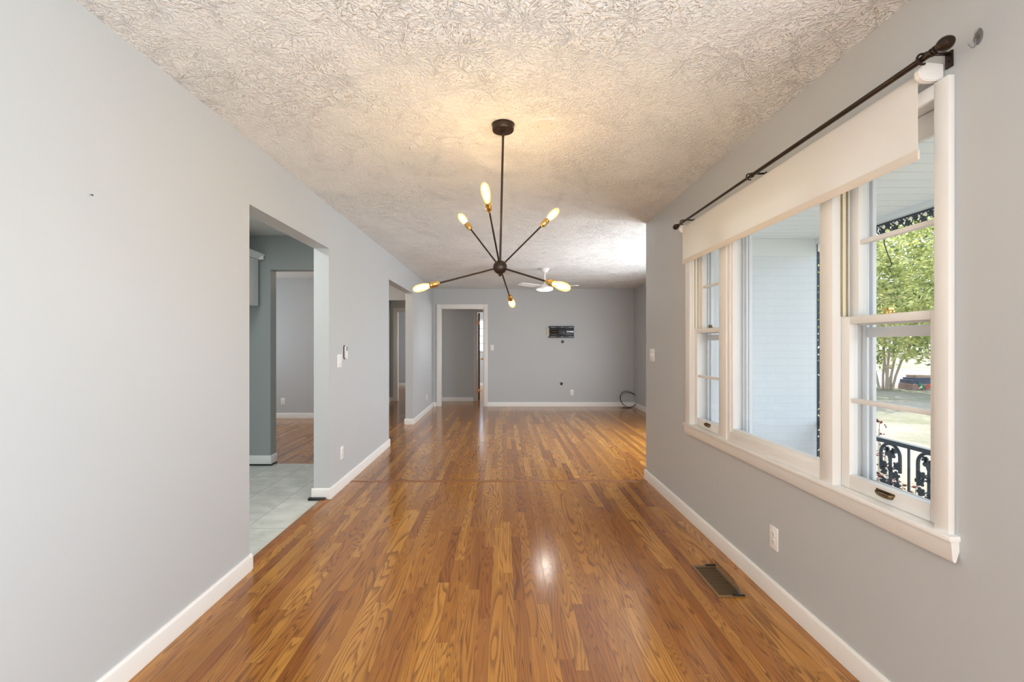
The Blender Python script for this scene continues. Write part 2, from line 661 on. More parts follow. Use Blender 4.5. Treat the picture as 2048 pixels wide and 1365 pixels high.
def grid_wall(mb, axis, c0, c1, u0, u1, z0, z1, holes=()):
    """solid wall between c0 and c1 on axis, spanning u and z, with rectangular holes (ua, ub, za, zb)"""
    us = sorted(set([u0, u1] + [min(max(v, u0), u1) for h in holes for v in h[:2]]))
    zs = sorted(set([z0, z1] + [min(max(v, z0), z1) for h in holes for v in h[2:]]))

    def solid(i, j):
        if not (0 <= i < len(us) - 1 and 0 <= j < len(zs) - 1):
            return False
        a, b = (us[i] + us[i + 1]) / 2, (zs[j] + zs[j + 1]) / 2
        return not any(h[0] < a < h[1] and h[2] < b < h[3] for h in holes)

    def P(c, u, z):
        return (c, u, z) if axis == 'x' else (u, c, z)
    for i in range(len(us) - 1):
        for j in range(len(zs) - 1):
            if not solid(i, j):
                continue
            ua, ub, za, zb = us[i], us[i + 1], zs[j], zs[j + 1]
            for c in (c0, c1):
                mb.quad(P(c, ua, za), P(c, ub, za), P(c, ub, zb), P(c, ua, zb))
            if not solid(i - 1, j):
                mb.quad(P(c0, ua, za), P(c1, ua, za), P(c1, ua, zb), P(c0, ua, zb))
            if not solid(i + 1, j):
                mb.quad(P(c0, ub, za), P(c1, ub, za), P(c1, ub, zb), P(c0, ub, zb))
            if not solid(i, j - 1):
                mb.quad(P(c0, ua, za), P(c1, ua, za), P(c1, ub, za), P(c0, ub, za))
            if not solid(i, j + 1):
                mb.quad(P(c0, ua, zb), P(c1, ua, zb), P(c1, ub, zb), P(c0, ub, zb))
    bmesh.ops.remove_doubles(mb.bm, verts=mb.bm.verts[:], dist=1e-5)
    return mb


# ------------------------------------------------------------------ room shell
XL, XR, XL2 = -1.43, 1.365, -1.555      # left wall face, right wall face, far face of the left wall
YB = 9.40                               # living room back wall
XO = 1.535                              # outer face of the window wall
KY = 4.80                               # kitchen far wall
DY = 7.90                               # den far wall
HY = 10.30                              # hall far wall
BY = 14.10                              # bedroom far wall

fl = MB()
fl.quad((-5.2, -1.7, 0), (1.45, -1.7, 0), (1.45, 4.34, 0), (-5.2, 4.34, 0))
fl.quad((-5.2, 4.34, 0), (2.80, 4.34, 0), (2.80, 9.45, 0), (-5.2, 9.45, 0))
fl.quad((-5.2, 9.45, 0), (1.3, 9.45, 0), (1.3, 14.2, 0), (-5.2, 14.2, 0))
bmesh.ops.remove_doubles(fl.bm, verts=fl.bm.verts[:], dist=1e-5)
struct('floor', fl, M['oak'])
kf = MB()
kf.box(-3.6, -1.492, .5, KY + .06, -.02, .004)
struct('floor_kitchen', kf, M['tile'], smooth=False)

c = MB()
c.box(XL2 + .02, 1.50, -1.7, 4.33, H, H + .2)
c.box(XL2 + .02, 2.80, 4.33, 9.45, H, H + .2)
struct('ceiling', c, M['ceil'], smooth=False)
c = MB()
c.box(-5.3, XL2 + .02, -.2, 9.45, H, H + .2)
c.box(-5.3, 1.4, 9.45, 14.3, H, H + .2)
struct('ceiling_hall', c, M['flatceil'], smooth=False)

KO = (2.571, 3.750, 0, 2.07)           # kitchen opening in the left wall
HO = (5.731, 7.287, 0, 2.10)           # hall opening in the left wall
struct('wall_left', grid_wall(MB(), 'x', XL2, XL, -1.7, YB, 0, H, [KO, HO]), M['wall'])
WIN = (1.42, 3.27, .68, 2.07)
struct('wall_right', grid_wall(MB(), 'x', XR, XO, -1.7, 4.328, 0, H, [WIN, (-1.30, .50, .75, 2.05)]), M['wall'])
BD = (-1.281, -.387, 0, 2.030)         # doorway in the back wall
struct('wall_back', grid_wall(MB(), 'y', YB, YB + .12, XL2, 2.80, 0, H, [BD]), M['wall'])
LW = (4.55, 6.75, .66, 1.66)
struct('wall_living', grid_wall(MB(), 'x', 2.71, 2.82, 4.328, YB, 0, H, [LW]), M['wall'])
struct('wall_front', grid_wall(MB(), 'y', 4.11, 4.328, XO, 2.80, 0, H), M['wall'])
struct('wall_rear', grid_wall(MB(), 'y', -1.7, -1.58, XL, XR, 0, H, [(-.95, .95, 0, 2.05)]), M['wall'])
# kitchen
struct('wall_kitchen', grid_wall(MB(), 'y', KY, KY + .12, -3.6, XL2, 0, H, [(-2.447, -1.60, 0, 2.066)]), M['kwall'])
k = MB()
grid_wall(k, 'x', -2.99, -2.87, .4, KY, 0, H)
struct('wall_kitchen_side', k, M['kwall'])
struct('wall_kitchen_rear', grid_wall(MB(), 'y', .4, .5, -2.87, XL2, 0, H), M['kwall'])
# den beyond the kitchen
struct('wall_den', grid_wall(MB(), 'y', DY, DY + .12, -5.2, XL2, 0, H, [(-2.526, XL2, 0, 2.05)]), M['wall'])
struct('wall_den_side', grid_wall(MB(), 'x', -5.3, -5.2, KY, DY, 0, H, [(5.6, 7.2, .8, 2.0)]), M['wall'])
struct('wall_den_front', grid_wall(MB(), 'y', KY, KY + .12, -5.3, -3.6, 0, H), M['wall'])
# hall and bedroom
struct('wall_hall_side', grid_wall(MB(), 'x', -2.646, -2.526, DY + .12, HY, 0, H), M['wall'])
D1 = (-2.39, -1.60, 0, 2.03)
D2 = (-.585, .20, 0, 2.03)
struct('wall_hall', grid_wall(MB(), 'y', HY, HY + .12, -3.6, 1.2, 0, H, [D1, D2]), M['wall'])
struct('wall_hall_end', grid_wall(MB(), 'x', 1.2, 1.3, YB + .12, BY, 0, H, [(11.8, 13.0, .8, 2.0)]), M['wall'])
struct('wall_bedroom_side', grid_wall(MB(), 'x', -3.7, -3.6, HY, BY, 0, H), M['wall'])
BW = (-.78, .30, 1.10, 2.02)
struct('wall_bedroom', grid_wall(MB(), 'y', BY, BY + .12, -3.6, 1.2, 0, H, [BW]), M['wall'])


# baseboards
def base_run(name, x0, y0, x1, y1, nx, ny, h=.090, t=.014, z0=.0, caps=True):
    """baseboard along a line on the wall face, sticking out along (nx, ny)"""
    prof = [(0, z0), (t, z0), (t, h - .012), (t * .75, h - .004), (t * .35, h), (0, h)]
    mb = MB()
    d = Vector((x1 - x0, y1 - y0, 0))
    mb.prism(prof, lambda a, z: (x0 + nx * a, y0 + ny * a, z), d)
    return mb


def base(name, *runs):
    mb = MB()
    for r in runs:
        x0, y0, x1, y1, nx, ny = r[:6]
        z0 = r[6] if len(r) > 6 else 0.
        h = .090 + z0
        t = .014
        prof = [(0, z0), (t, z0), (t, h - .014), (t * .8, h - .005), (t * .4, h), (0, h)]
        mb.prism(prof, lambda a, z: (x0 + nx * a, y0 + ny * a, z), Vector((x1 - x0, y1 - y0, 0)))
    return struct(name, mb, M['white'])


T = .014
base('baseboard_left', (XL, -1.58, XL, KO[0], 1, 0), (XL2, KO[0], XL + T, KO[0], 0, 1, .004),
     (XL, KO[1], XL, HO[0], 1, 0), (XL2 - T, KO[1], XL + T, KO[1], 0, -1, .004),
     (XL, HO[1], XL, YB - .02, 1, 0), (XL2 - T, HO[1], XL + T, HO[1], 0, -1), (XL2, HO[0], XL + T, HO[0], 0, 1))
base('baseboard_right', (XR, -1.58, XR, 4.328, -1, 0), (XR - T, 4.328, 2.71, 4.328, 0, 1))
base('baseboard_back', (-.305, YB, 2.71, YB, 0, -1), (XL, YB, -1.364, YB, 0, -1))
base('baseboard_living', (2.71, 4.34, 2.71, YB, -1, 0))
base('baseboard_kitchen', (-2.87, KY, -2.447, KY, 0, -1, .018), (-2.447, KY - T, -2.447, KY + .12, 1, 0, .018))
base('baseboard_den', (-5.2, DY, -2.526, DY, 0, -1))
base('baseboard_hall', (-2.526, HY, -2.472, HY, 0, -1), (-1.52, HY, -.66, HY, 0, -1), (-2.526, DY + .12, -2.526, HY, 1, 0))
base('baseboard_bedroom', (-3.6, BY, 1.2, BY, 0, -1))
# black gap strips under the tiled-side baseboards
sh = MB()
sh.box(-2.87, -2.425, KY - .022, KY, .004, .020, .002)
sh.box(-2.447, -2.425, KY, KY + .10, .004, .020, .002)
struct('trim_1', sh, M['black'], 'black shoe strip under the kitchen far wall baseboard', 'trim')
sh = MB()
sh.box(XL2 - .03, XL - .018, KO[1] - .048, KO[1] - T, .004, .024, .003)
struct('trim_2', sh, M['black'], 'short black strip at the foot of the kitchen opening', 'trim')
# threshold, floor seam board
th = MB()
th.prism([(-1.494, .004), (-1.486, .012), (-1.436, .012), (-1.420, .001), (-1.494, .001)], lambda x, z: (x, KO[0] + T + .001, z), (0, KO[1] - KO[0] - 2 * T - .002, 0))
struct('trim_3', th, M['oak_trim'], 'oak threshold between the tile and the strip floor', 'threshold')
th = MB()
th.prism([(4.225, .0005), (4.230, .003), (4.278, .003), (4.283, .0005)], lambda y, z: (XL + T, y, z), (XR - XL - 2 * T, 0, 0))
struct('trim_4', th, M['oak_trim'], 'oak seam board across the floor between dining and living area', 'threshold')


# ------------------------------------------------------------------ door casings
def casing(mb, x0, x1, zt, y, w=.068, d=.018, side=-1):
    """white casing round an opening in a wall facing -Y"""
    for a, b in ((x0 - w, x0), (x1, x1 + w)):
        mb.box(a, b, y - d, y, 0, zt + w, .004)
    mb.box(x0, x1, y - d, y, zt, zt + w, .004)


d = thing('door_1', 'white cased doorway in the living room back wall', 'doorway', (-.83, YB, 0), kind='structure')
mb = MB()
casing(mb, BD[0], BD[1], BD[3], YB, w=.082)
obj('casing', mb, M['white'], d)
mb = MB()
mb.box(BD[0] - .001, BD[0] + .014, YB - .005, YB + .125, 0, BD[3], .002)
mb.box(BD[1] - .014, BD[1] + .001, YB - .005, YB + .125, 0, BD[3], .002)
mb.box(BD[0], BD[1], YB - .005, YB + .125, BD[3] - .014, BD[3] + .001, .002)
obj('jamb', mb, M['white'], d)

d = thing('door_2', 'white cased doorway at the end of the side hall', 'doorway', (-2.0, HY, 0), kind='structure')
mb = MB()
casing(mb, D1[0], D1[1], D1[3], HY, w=.078)
obj('casing', mb, M['white'], d)
mb = MB()
mb.box(D1[0] - .001, D1[0] + .014, HY - .004, HY + .124, 0, D1[3], .002)
mb.box(D1[1] - .014, D1[1] + .001, HY - .004, HY + .124, 0, D1[3], .002)
mb.box(D1[0], D1[1], HY - .004, HY + .124, D1[3] - .014, D1[3] + .001, .002)
obj('jamb', mb, M['white'], d)

d = thing('door_3', 'open bedroom door with brown edge and copper hinges beyond the doorway', 'door', (-.56, HY + .12, 0), kind='structure')
mb = MB()
casing(mb, D2[0], D2[1], D2[3], HY, w=.068)
obj('casing', mb, M['doorpaint'], d)
mb = MB()
mb.box(D2[0] - .001, D2[0] + .014, HY - .004, HY + .124, 0, D2[3], .002)
mb.box(D2[1] - .014, D2[1] + .001, HY - .004, HY + .124, 0, D2[3], .002)
mb.box(D2[0], D2[1], HY - .004, HY + .124, D2[3] - .014, D2[3] + .001, .002)
obj('jamb', mb, M['doorpaint'], d)
R = Matrix.Rotation(math.radians(4.5), 3, 'Z')
AT = (-.553, HY + .13, 0)
mb = MB()
mb.box(-.553, -.518, HY + .130, HY + .90, .012, 2.0, .002, rot=R, at=AT)
leaf = obj('door_leaf', mb, M['doorpaint'], d)
mb = MB()
mb.box(-.5525, -.5185, HY + .126, HY + .131, .012, 2.0, 0, rot=R, at=AT)
obj('door_edge', mb, M['dooredge'], leaf, label='dark brown bare wood edge')
for z in (.22, 1.78):
    mb = MB()
    mb.box(-.566, -.530, HY + .116, HY + .128, z - .045, z + .045, .003)
    mb.tube([(-.566, HY + .118, z - .05), (-.566, HY + .118, z + .05)], .006)
    obj('hinge', mb, M['copper'], leaf, label='copper hinge')
mb = MB()
kx, ky = -.565, HY + .83
mb.lathe([(0, -.09), (.022, -.088), (.027, -.07), (.022, -.05), (.010, -.045), (.010, -.005), (.025, -.003), (.025, .0), (0, .0)], (kx + .005, ky, .93), (-1, -.05, 0), 18)
obj('knob', mb, M['brass'], leaf, label='brass knob')

# bedroom window far away
w = thing('window_4', 'bright bedroom window seen through the far doorway', 'window', (-.24, BY, 1.1), kind='structure')
mb = MB()
for a, b in ((BW[0] - .06, BW[0]), (BW[1], BW[1] + .06)):
    mb.box(a, b, BY - .02, BY, BW[2] - .06, BW[3] + .06, .004)
mb.box(BW[0], BW[1], BY - .02, BY, BW[3], BW[3] + .06, .004)
mb.box(BW[0] - .06, BW[1] + .06, BY - .04, BY, BW[2] - .05, BW[2], .004)
obj('casing', mb, M['white'], w)
mb = MB()
for z in (1.32, 1.55, 1.78):
    mb.box(BW[0], BW[1], BY + .03, BY + .06, z - .015, z + .015, .003)
for x in (BW[0] + .02, -.24, BW[1] - .02):
    mb.box(x - .02, x + .02, BY + .03, BY + .06, BW[2], BW[3], .003)
obj('sash', mb, M['white'], w)
mb = MB()
mb.box(BW[0], BW[1], BY + .043, BY + .047, BW[2], BW[3])
obj('pane', mb, M['glass'], w)

# ------------------------------------------------------------------ front window group in the right wall
CF = 1.345                                # casing face
mb = MB()
mb.box(CF, XR, 1.372, 1.42, .70, 2.092, .003)
mb.box(CF, XR, 3.27, 3.353, .70, 2.092, .003)
mb.box(CF + .002, XR, 1.42, 3.27, 2.045, 2.090, .003)
struct('trim_5', mb, M['winwhite'], 'white casing boards round the front window group', 'window casing')
mb = MB()
mb.box(1.333, XO, 1.356, 3.370, .684, .702, .004)
mb.prism([(XR, .684), (1.340, .684), (1.345, .630), (1.351, .621), (1.356, .624), (XR, .655)], lambda x, z: (x, 1.360, z), (0, 2.006, 0))
struct('window_sill', mb, M['winwhite'], 'white window stool and apron below the front windows', 'window sill')
mb = MB()
for a, b in ((1.855, 1.920), (2.738, 2.833)):
    mb.box(CF, XO - .03, a, b, .70, 2.075, .004)
struct('trim_6', mb, M['winwhite'], 'white mullion posts between the three front windows', 'mullion')
mb = MB()                                   # head and side jambs of the opening
mb.box(XR - .001, XO, 1.42, 3.27, 2.05, 2.071)
mb.box(XR - .001, XO, 1.405, 1.424, .70, 2.05)
mb.box(XR - .001, XO, 3.266, 3.285, .70, 2.05)
struct('trim_7', mb, M['winwhite'], 'white jamb boards lining the front window opening', 'window jamb')


def ring(mb, x0, x1, y0, y1, z0, z1, wy, wb, wt, bev=.003):
    mb.box(x0, x1, y0, y0 + wy, z0, z1, bev)
    mb.box(x0, x1, y1 - wy, y1, z0, z1, bev)
    mb.box(x0, x1, y0 + wy, y1 - wy, z0, z0 + wb, bev)
    mb.box(x0, x1, y0 + wy, y1 - wy, z1 - wt, z1, bev)


def side_window(name, ya, yb, label, lockmat):
    w = thing(name, label, 'window', (1.38, (ya + yb) / 2, .70), kind='structure')
    ym = (ya + yb) / 2
    a, b = ya + .003, yb - .003
    lo = MB()
    ring(lo, 1.378, 1.412, a, b, .703, 1.387, .044, .055, .030)
    lo.box(1.384, 1.408, a + .04, b - .04, 1.045, 1.063, .003)
    s1 = obj('lower_sash', lo, M['winwhite'], w)
    g1 = MB()
    g1.box(1.394, 1.397, a + .04, b - .04, .75, 1.36)
    obj('pane', g1, M['glass'], s1)
    up = MB()
    ring(up, 1.415, 1.449, a, b, 1.352, 2.048, .044, .035, .075)
    up.box(1.421, 1.445, a + .04, b - .04, 1.674, 1.692, .003)
    s2 = obj('upper_sash', up, M['winwhite'], w)
    g2 = MB()
    g2.box(1.431, 1.434, a + .04, b - .04, 1.38, 1.99)
    obj('pane', g2, M['glass'], s2)
    # brass weatherstrip tracks in the jambs above the lower sash
    for yy, sg in ((yb, -1), (ya, 1)):
        tr = MB()
        tr.box(1.3775, 1.3835, yy, yy + sg * .005, 1.39, 2.05, .001)
        tr.box(1.4000, 1.4050, yy, yy + sg * .005, 1.39, 2.05, .001)
        obj('jamb_track', tr, M['track'], w, label='brass jamb track')
    # storm window frame outside
    st = MB()
    ring(st, 1.462, 1.472, a, b, .705, 2.048, .026, .03, .03)
    ring(st, 1.482, 1.492, a, b, .705, 2.048, .030, .03, .03)
    ring(st, 1.472, 1.510, a - .002, b + .002, .703, 2.05, .018, .012, .02)
    st.box(1.462, 1.476, a + .02, b - .02, 1.305, 1.345, .002)
    obj('storm_frame', st, M['alu'], w, label='pale aluminium storm frame')
    # sash lock on the meeting rail
    lk = MB()
    lk.lathe([(0, 0), (.013, 0), (.013, .010), (.010, .014), (0, .014)], (1.395, ym, 1.387), (0, 0, 1), 18)
    lk.prism([(-.030, -.006), (.006, -.012), (.012, 0), (.006, .012), (-.030, .010), (-.040, .002)], lambda p, q: (1.395 + q * .8, ym - p * .9, 1.401), (0, 0, .007))
    lk.box(1.384, 1.406, ym - .034, ym + .034, 1.387, 1.390, .001)
    obj('sash_lock', lk, lockmat, w, label='brass sash lock')
    # cup lift on the bottom rail
    lf = MB()
    n = 12
    rows = []
    for i in range(n + 1):
        t = -1 + 2 * i / n
        half = math.sqrt(max(0., 1 - t * t))
        rows.append((ym + t * .036, .003 + .020 * half ** .8))
    for yz0, yz1 in zip(rows, rows[1:]):
        y0, d0 = yz0
        y1, d1 = yz1
        seg = 5
        for j in range(seg):
            f0, f1 = j / seg * PI / 2, (j + 1) / seg * PI / 2
            P = lambda y, dd, f: (1.378 - dd * math.cos(f), y, .742 - .020 * math.sin(f) * (dd / .023) ** .5)
            lf.quad(P(y0, d0, f0), P(y1, d1, f0), P(y1, d1, f1), P(y0, d0, f1))
    bmesh.ops.remove_doubles(lf.bm, verts=lf.bm.verts[:], dist=1e-6)
    r = bmesh.ops.solidify(lf.bm, geom=lf.bm.faces[:], thickness=.0018)
    lf.box(1.3755, 1.3785, ym - .040, ym + .040, .738, .748, .001)
    obj('sash_lift', lf, M['oldbrass'], w, label='tarnished brass cup lift')
    return w


side_window('window_1', 1.420, 1.855, 'near double hung window facing the iron railing and tree', M['brass'])
side_window('window_2', 2.833, 3.270, 'far narrow double hung window next to the living room corner', M['oldbrass'])
w = thing('window_3', 'wide fixed picture window in the middle of the front windows', 'window', (1.38, 2.33, .70), kind='structure')
mb = MB()
ring(mb, 1.360, 1.402, 1.896, 2.738, .702, 2.05, .048, .075, .07, .004)
ring(mb, 1.352, 1.366, 1.912, 2.738, .702, 2.05, .030, .058, .05, .003)
obj('frame', mb, M['winwhite'], w)
mb = MB()
mb.box(1.386, 1.389, 1.93, 2.70, .77, 1.99)
obj('pane', mb, M['glass'], w)
mb = MB()
ring(mb, 1.450, 1.462, 1.922, 2.736, .703, 2.05, .030, .03, .03)
ring(mb, 1.470, 1.484, 1.922, 2.736, .703, 2.05, .022, .02, .03)
ring(mb, 1.440, 1.490, 1.922, 2.736, .703, 2.05, .012, .012, .02)
obj('storm_frame', mb, M['alu'], w, label='pale aluminium storm frame')

# ------------------------------------------------------------------ roller shade
rs = thing('roller_shade', 'off white roller shade half drawn over the front windows', 'window shade', (1.33, 2.36, 2.115))
AX, AZ, TR = 1.3245, 2.118, .0165
sh = MB()
Y0, Y1 = 1.433, 3.302
prof = []
for i in range(9):
    a = PI * .5 + PI * .5 * i / 8
    prof.append((AX + TR * math.cos(a), AZ + TR * math.sin(a)))
prof += [(AX - TR, AZ - .03 - .0) , (AX - TR - .0005, 2.02), (AX - TR, 1.95), (AX - TR, 1.888)]
ny = 30
for j in range(ny):
    ya, yb = Y0 + (Y1 - Y0) * j / ny, Y0 + (Y1 - Y0) * (j + 1) / ny
    for (xa, za), (xb, zb) in zip(prof, prof[1:]):
        sh.quad((xa, ya, za), (xb, ya, zb), (xb, yb, zb), (xa, yb, za))
bmesh.ops.remove_doubles(sh.bm, verts=sh.bm.verts[:], dist=1e-6)
bmesh.ops.solidify(sh.bm, geom=sh.bm.faces[:], thickness=.0009)
obj('fabric', sh, M['fabric'], rs)
hm = MB()
hm.prism([(AX - TR + .0025, 1.890), (AX - TR - .0015, 1.890), (AX - TR - .003, 1.880), (AX - TR - .003, 1.862), (AX - TR, 1.857), (AX - TR + .004, 1.862), (AX - TR + .004, 1.882)], lambda x, z: (x, Y0 - .002, z), (0, Y1 - Y0 + .004, 0))
obj('hem_bar', hm, M['hem'], rs)
tb = MB()
tb.tube([(AX, Y0 - .006, AZ), (AX, Y1 + .006, AZ)], TR - .0012, 20)
obj('roller_tube', tb, M['hem'], rs)
for yy, sg in ((Y0 - .006, -1), (Y1 + .006, 1)):
    bk = MB()
    pts = []
    for i in range(13):
        a = PI / 2 + PI * i / 12
        pts.append((AX - .008 + .029 * math.cos(a), AZ + .002 + .029 * math.sin(a)))
    pts += [(1.358, AZ - .024), (1.3640, AZ - .020), (1.3640, AZ + .026)]
    bk.prism(pts, lambda x, z: (x, yy, z), (0, sg * .022, 0))
    bmesh.ops.bevel(bk.bm, geom=bk.bm.edges[:], offset=.003, segments=2, affect='EDGES')
    obj('bracket', bk, M['plastic'], rs)

# ------------------------------------------------------------------ curtain rod
RX, RZ = 1.280, 2.146
cr = thing('curtain_rod', 'dark bronze curtain rod above the roller shade', 'curtain rod', (RX, 2.34, RZ))
mb = MB()
mb.tube([(RX, 1.355, RZ), (RX, 2.345, RZ)], .0095, 16)
obj('rod', mb, M['rodmetal'], cr)
mb = MB()
mb.tube([(RX, 2.33, RZ), (RX, 3.325, RZ)], .0075, 16)
obj('rod', mb, M['rodmetal'], cr)
mb = MB()
mb.lathe([(.0095, -.004), (.0125, -.003), (.0125, .006), (.0095, .008)], (RX, 2.335, RZ), (0, 1, 0), 16)
obj('collar', mb, M['rodmetal'], cr)
for yy, sg in ((1.357, -1), (3.322, 1)):
    mb = MB()
    mb.lathe([(.010, -.004), (.0125, -.002), (.0125, .004), (.009, .006), (.010, .010), (.0135, .012), (.0135, .016), (.010, .018), (.015, .024), (.0195, .034), (.0205, .043), (.018, .053), (.012, .060), (0, .063)], (RX, yy, RZ), (0, sg, 0), 24)
    obj('finial', mb, M['rodmetal'], cr)
for yy in (1.388, 2.36, 3.24):
    mb = MB()
    mb.box(1.3595, 1.3655, yy - .011, yy + .011, 2.120, 2.170, .001)
    mb.box(1.285, 1.363, yy - .007, yy + .007, 2.160, 2.166, .001)
    mb.tube([(RX + .016 * math.cos(a), yy, RZ + .0005 + .016 * math.sin(a)) for a in [math.radians(q) for q in range(60, 301, 20)]], .0035, 8)
    mb.lathe([(0, 0), (.004, 0), (.004, .003), (0, .003)], (1.3595, yy, 2.140), (-1, 0, 0), 10)
    obj('bracket', mb, M['rodmetal'], cr)

# clear adhesive hook on the right wall
hk = thing('wall_hook', 'small clear adhesive hook with metal prong high on right wall', 'hook', (XR, 1.305, 2.150))
mb = MB()
pl = [(.016 * math.cos(a) * (.8 if math.sin(a) > 0 else .8), .024 * math.sin(a)) for a in [2 * PI * i / 20 for i in range(20)]]
mb.prism(pl, lambda y, z: (XR, 1.305 + y, 2.160 + z), (-.003, 0, 0))
mb.box(XR - .010, XR - .003, 1.297, 1.313, 2.148, 2.158, .001)
obj('backing', mb, M['clear'], hk)
mb = MB()
mb.tube([(XR - .008, 1.305, 2.152), (XR - .009, 1.305, 2.135), (XR - .013, 1.305, 2.128), (XR - .020, 1.305, 2.128), (XR - .030, 1.305, 2.138)], .0016, 8)
obj('prong', mb, M['greysteel'], hk)


# ------------------------------------------------------------------ outlets and switches (front faces -Y, turned on placing)
def face_plate(mb, w, h):
    mb.box(-w / 2, w / 2, -.006, 0, -h / 2, h / 2, .0025)


def make_outlet():
    o = thing('wall_outlet', 'x', 'outlet')
    mb = MB()
    face_plate(mb, .070, .1145)
    obj('cover_plate', mb, M['plastic'], o)
    for z in (-.0195, .0195):
        mb = MB()
        pl = []
        for i in range(24):
            a = 2 * PI * i / 24
            pl.append((max(-.0145, min(.0145, .0172 * math.cos(a))), .0172 * math.sin(a) * .82))
        mb.prism(pl, lambda x, zz: (x, -.006, z + zz), (0, -.002, 0))
        mb.mi = 1
        mb.box(-.0075, -.0050, -.0083, -.0078, z - .001, z + .008)
        mb.box(.0050, .0075, -.0083, -.0078, z + .000, z + .007)
        mb.lathe([(0, 0), (.0026, 0), (.0026, .0005), (0, .0005)], (0, -.0078, z - .007), (0, -1, 0), 10)
        obj('receptacle', mb, [M['plastic'], M['slot']], o)
    mb = MB()
    mb.lathe([(0, 0), (.003, 0), (.002, .0012), (0, .0012)], (0, -.006, 0), (0, -1, 0), 10)
    obj('screw', mb, M['greysteel'], o)
    return o


def make_switch(gangs):
    o = thing('light_switch', 'x', 'light switch')
    mb = MB()
    face_plate(mb, .070 + .046 * (gangs - 1), .1145)
    obj('cover_plate', mb, M['plastic'], o)
    for k in range(gangs):
        x = (k - (gangs - 1) / 2) * .046
        mb = MB()
        mb.box(x - .0055, x + .0055, -.0075, -.006, -.0125, .0125, .0006)
        mb.box(x - .0038, x + .0038, -.018, -.006, -.002, .009, .001, rot=Matrix.Rotation(math.radians(-25), 3, 'X'), at=(x, -.006, 0))
        obj('toggle', mb, M['plastic'], o)
        for z in (-.030, .030):
            mb = MB()
            mb.lathe([(0, 0), (.003, 0), (.002, .0012), (0, .0012)], (x, -.006, z), (0, -1, 0), 10)
            obj('screw', mb, M['greysteel'], o)
    return o


OUT = make_outlet()
places = [((XR, 2.285, .305), -PI / 2, 'white outlet low on right wall above the floor register'),
          ((XL, 4.045, .316), PI / 2, 'white outlet low on left wall just past the kitchen opening'),
          ((XL, 8.58, .285), PI / 2, 'white outlet low on the narrow far left wall by the doorway'),
          ((1.432, YB, .288), 0, 'white outlet on back wall below the black cable holes'),
          ((-3.81, DY, .292), 0, 'white outlet on den wall seen through the kitchen')]
for i, (loc, rz, lab) in enumerate(places):
    o = OUT if i == 0 else copy_tree(OUT)
    o.location = loc
    o.rotation_euler = (0, 0, rz)
    tag(o, lab, 'outlet', 'white duplex wall outlets')
SW1 = make_switch(1)
SW1.location = (-.217, YB, 1.215)
tag(SW1, 'white single light switch on back wall beside the doorway', 'light switch')
SW2 = make_switch(2)
SW2.location = (XL, 3.988, 1.134)
SW2.rotation_euler = (0, 0, PI / 2)
tag(SW2, 'white double light switch on left wall beside the remote', 'light switch', 'white double switches')
o = copy_tree(SW2)
o.location = (XR, 4.14, 1.180)
o.rotation_euler = (0, 0, -PI / 2)
tag(o, 'white double light switch on right wall near the living room corner', 'light switch', 'white double switches')

# fan remote in its wall cradle
ry, rz = 4.115, 1.208


def pill(mb, w, h, x0, x1, cy, cz, n=10):
    r = w / 2
    pts = [(r * math.cos(PI * i / n), (h / 2 - r) + r * math.sin(PI * i / n)) for i in range(n + 1)]
    pts += [(-r * math.cos(PI * i / n), -(h / 2 - r) - r * math.sin(PI * i / n)) for i in range(n + 1)]
    mb.prism(pts, lambda y, z: (x0, cy + y, cz + z), (x1 - x0, 0, 0))


cd = MB()
pill(cd, .050, .128, XL, XL + .008, ry, rz)
tag(obj('remote_cradle', cd, M['blacksteel'], origin=(XL, ry, rz)), 'dark wall cradle behind the white remote on left wall', 'remote holder')
rm = thing('remote_control', 'white fan remote hanging beside the double switch on left wall', 'remote control', (XL + .008, ry, rz))
mb = MB()
pill(mb, .044, .122, XL + .008, XL + .024, ry, rz)
bmesh.ops.bevel(mb.bm, geom=[e for e in mb.bm.edges if e.calc_face_angle(0) > 1], offset=.004, segments=2, affect='EDGES')
obj('body', mb, M['plastic'], rm)
mb = MB()
pill(mb, .026, .046, XL + .024, XL + .0255, ry, rz + .032)
obj('button_pad', mb, M['pad'], rm, label='dark grey button pad')

# nail in the left wall
mb = MB()
mb.tube([(XL, 1.58, 1.797), (XL + .012, 1.574, 1.793)], .0014, 8)
mb.lathe([(0, 0), (.003, 0), (.003, .001), (0, .001)], (XL + .012, 1.574, 1.793), (1, -.1, -.1), 10)
tag(obj('nail', mb, M['slot'], origin=(XL, 1.58, 1.797)), 'lone dark nail sticking out of the near left wall', 'nail')
mb = MB()
mb.tube([(-2.035, DY - .002, 2.045), (-2.035, DY - .012, 2.045), (-2.035, DY - .014, 2.0), (-2.035, DY - .006, 1.985)], .004, 8)
mb.box(-2.060, -2.010, DY - .006, DY, 2.040, 2.056, .001)
tag(obj('header_hook', mb, M['slot'], origin=(-2.035, DY, 2.045)), 'small dark hook on the header inside the side hall', 'hook')

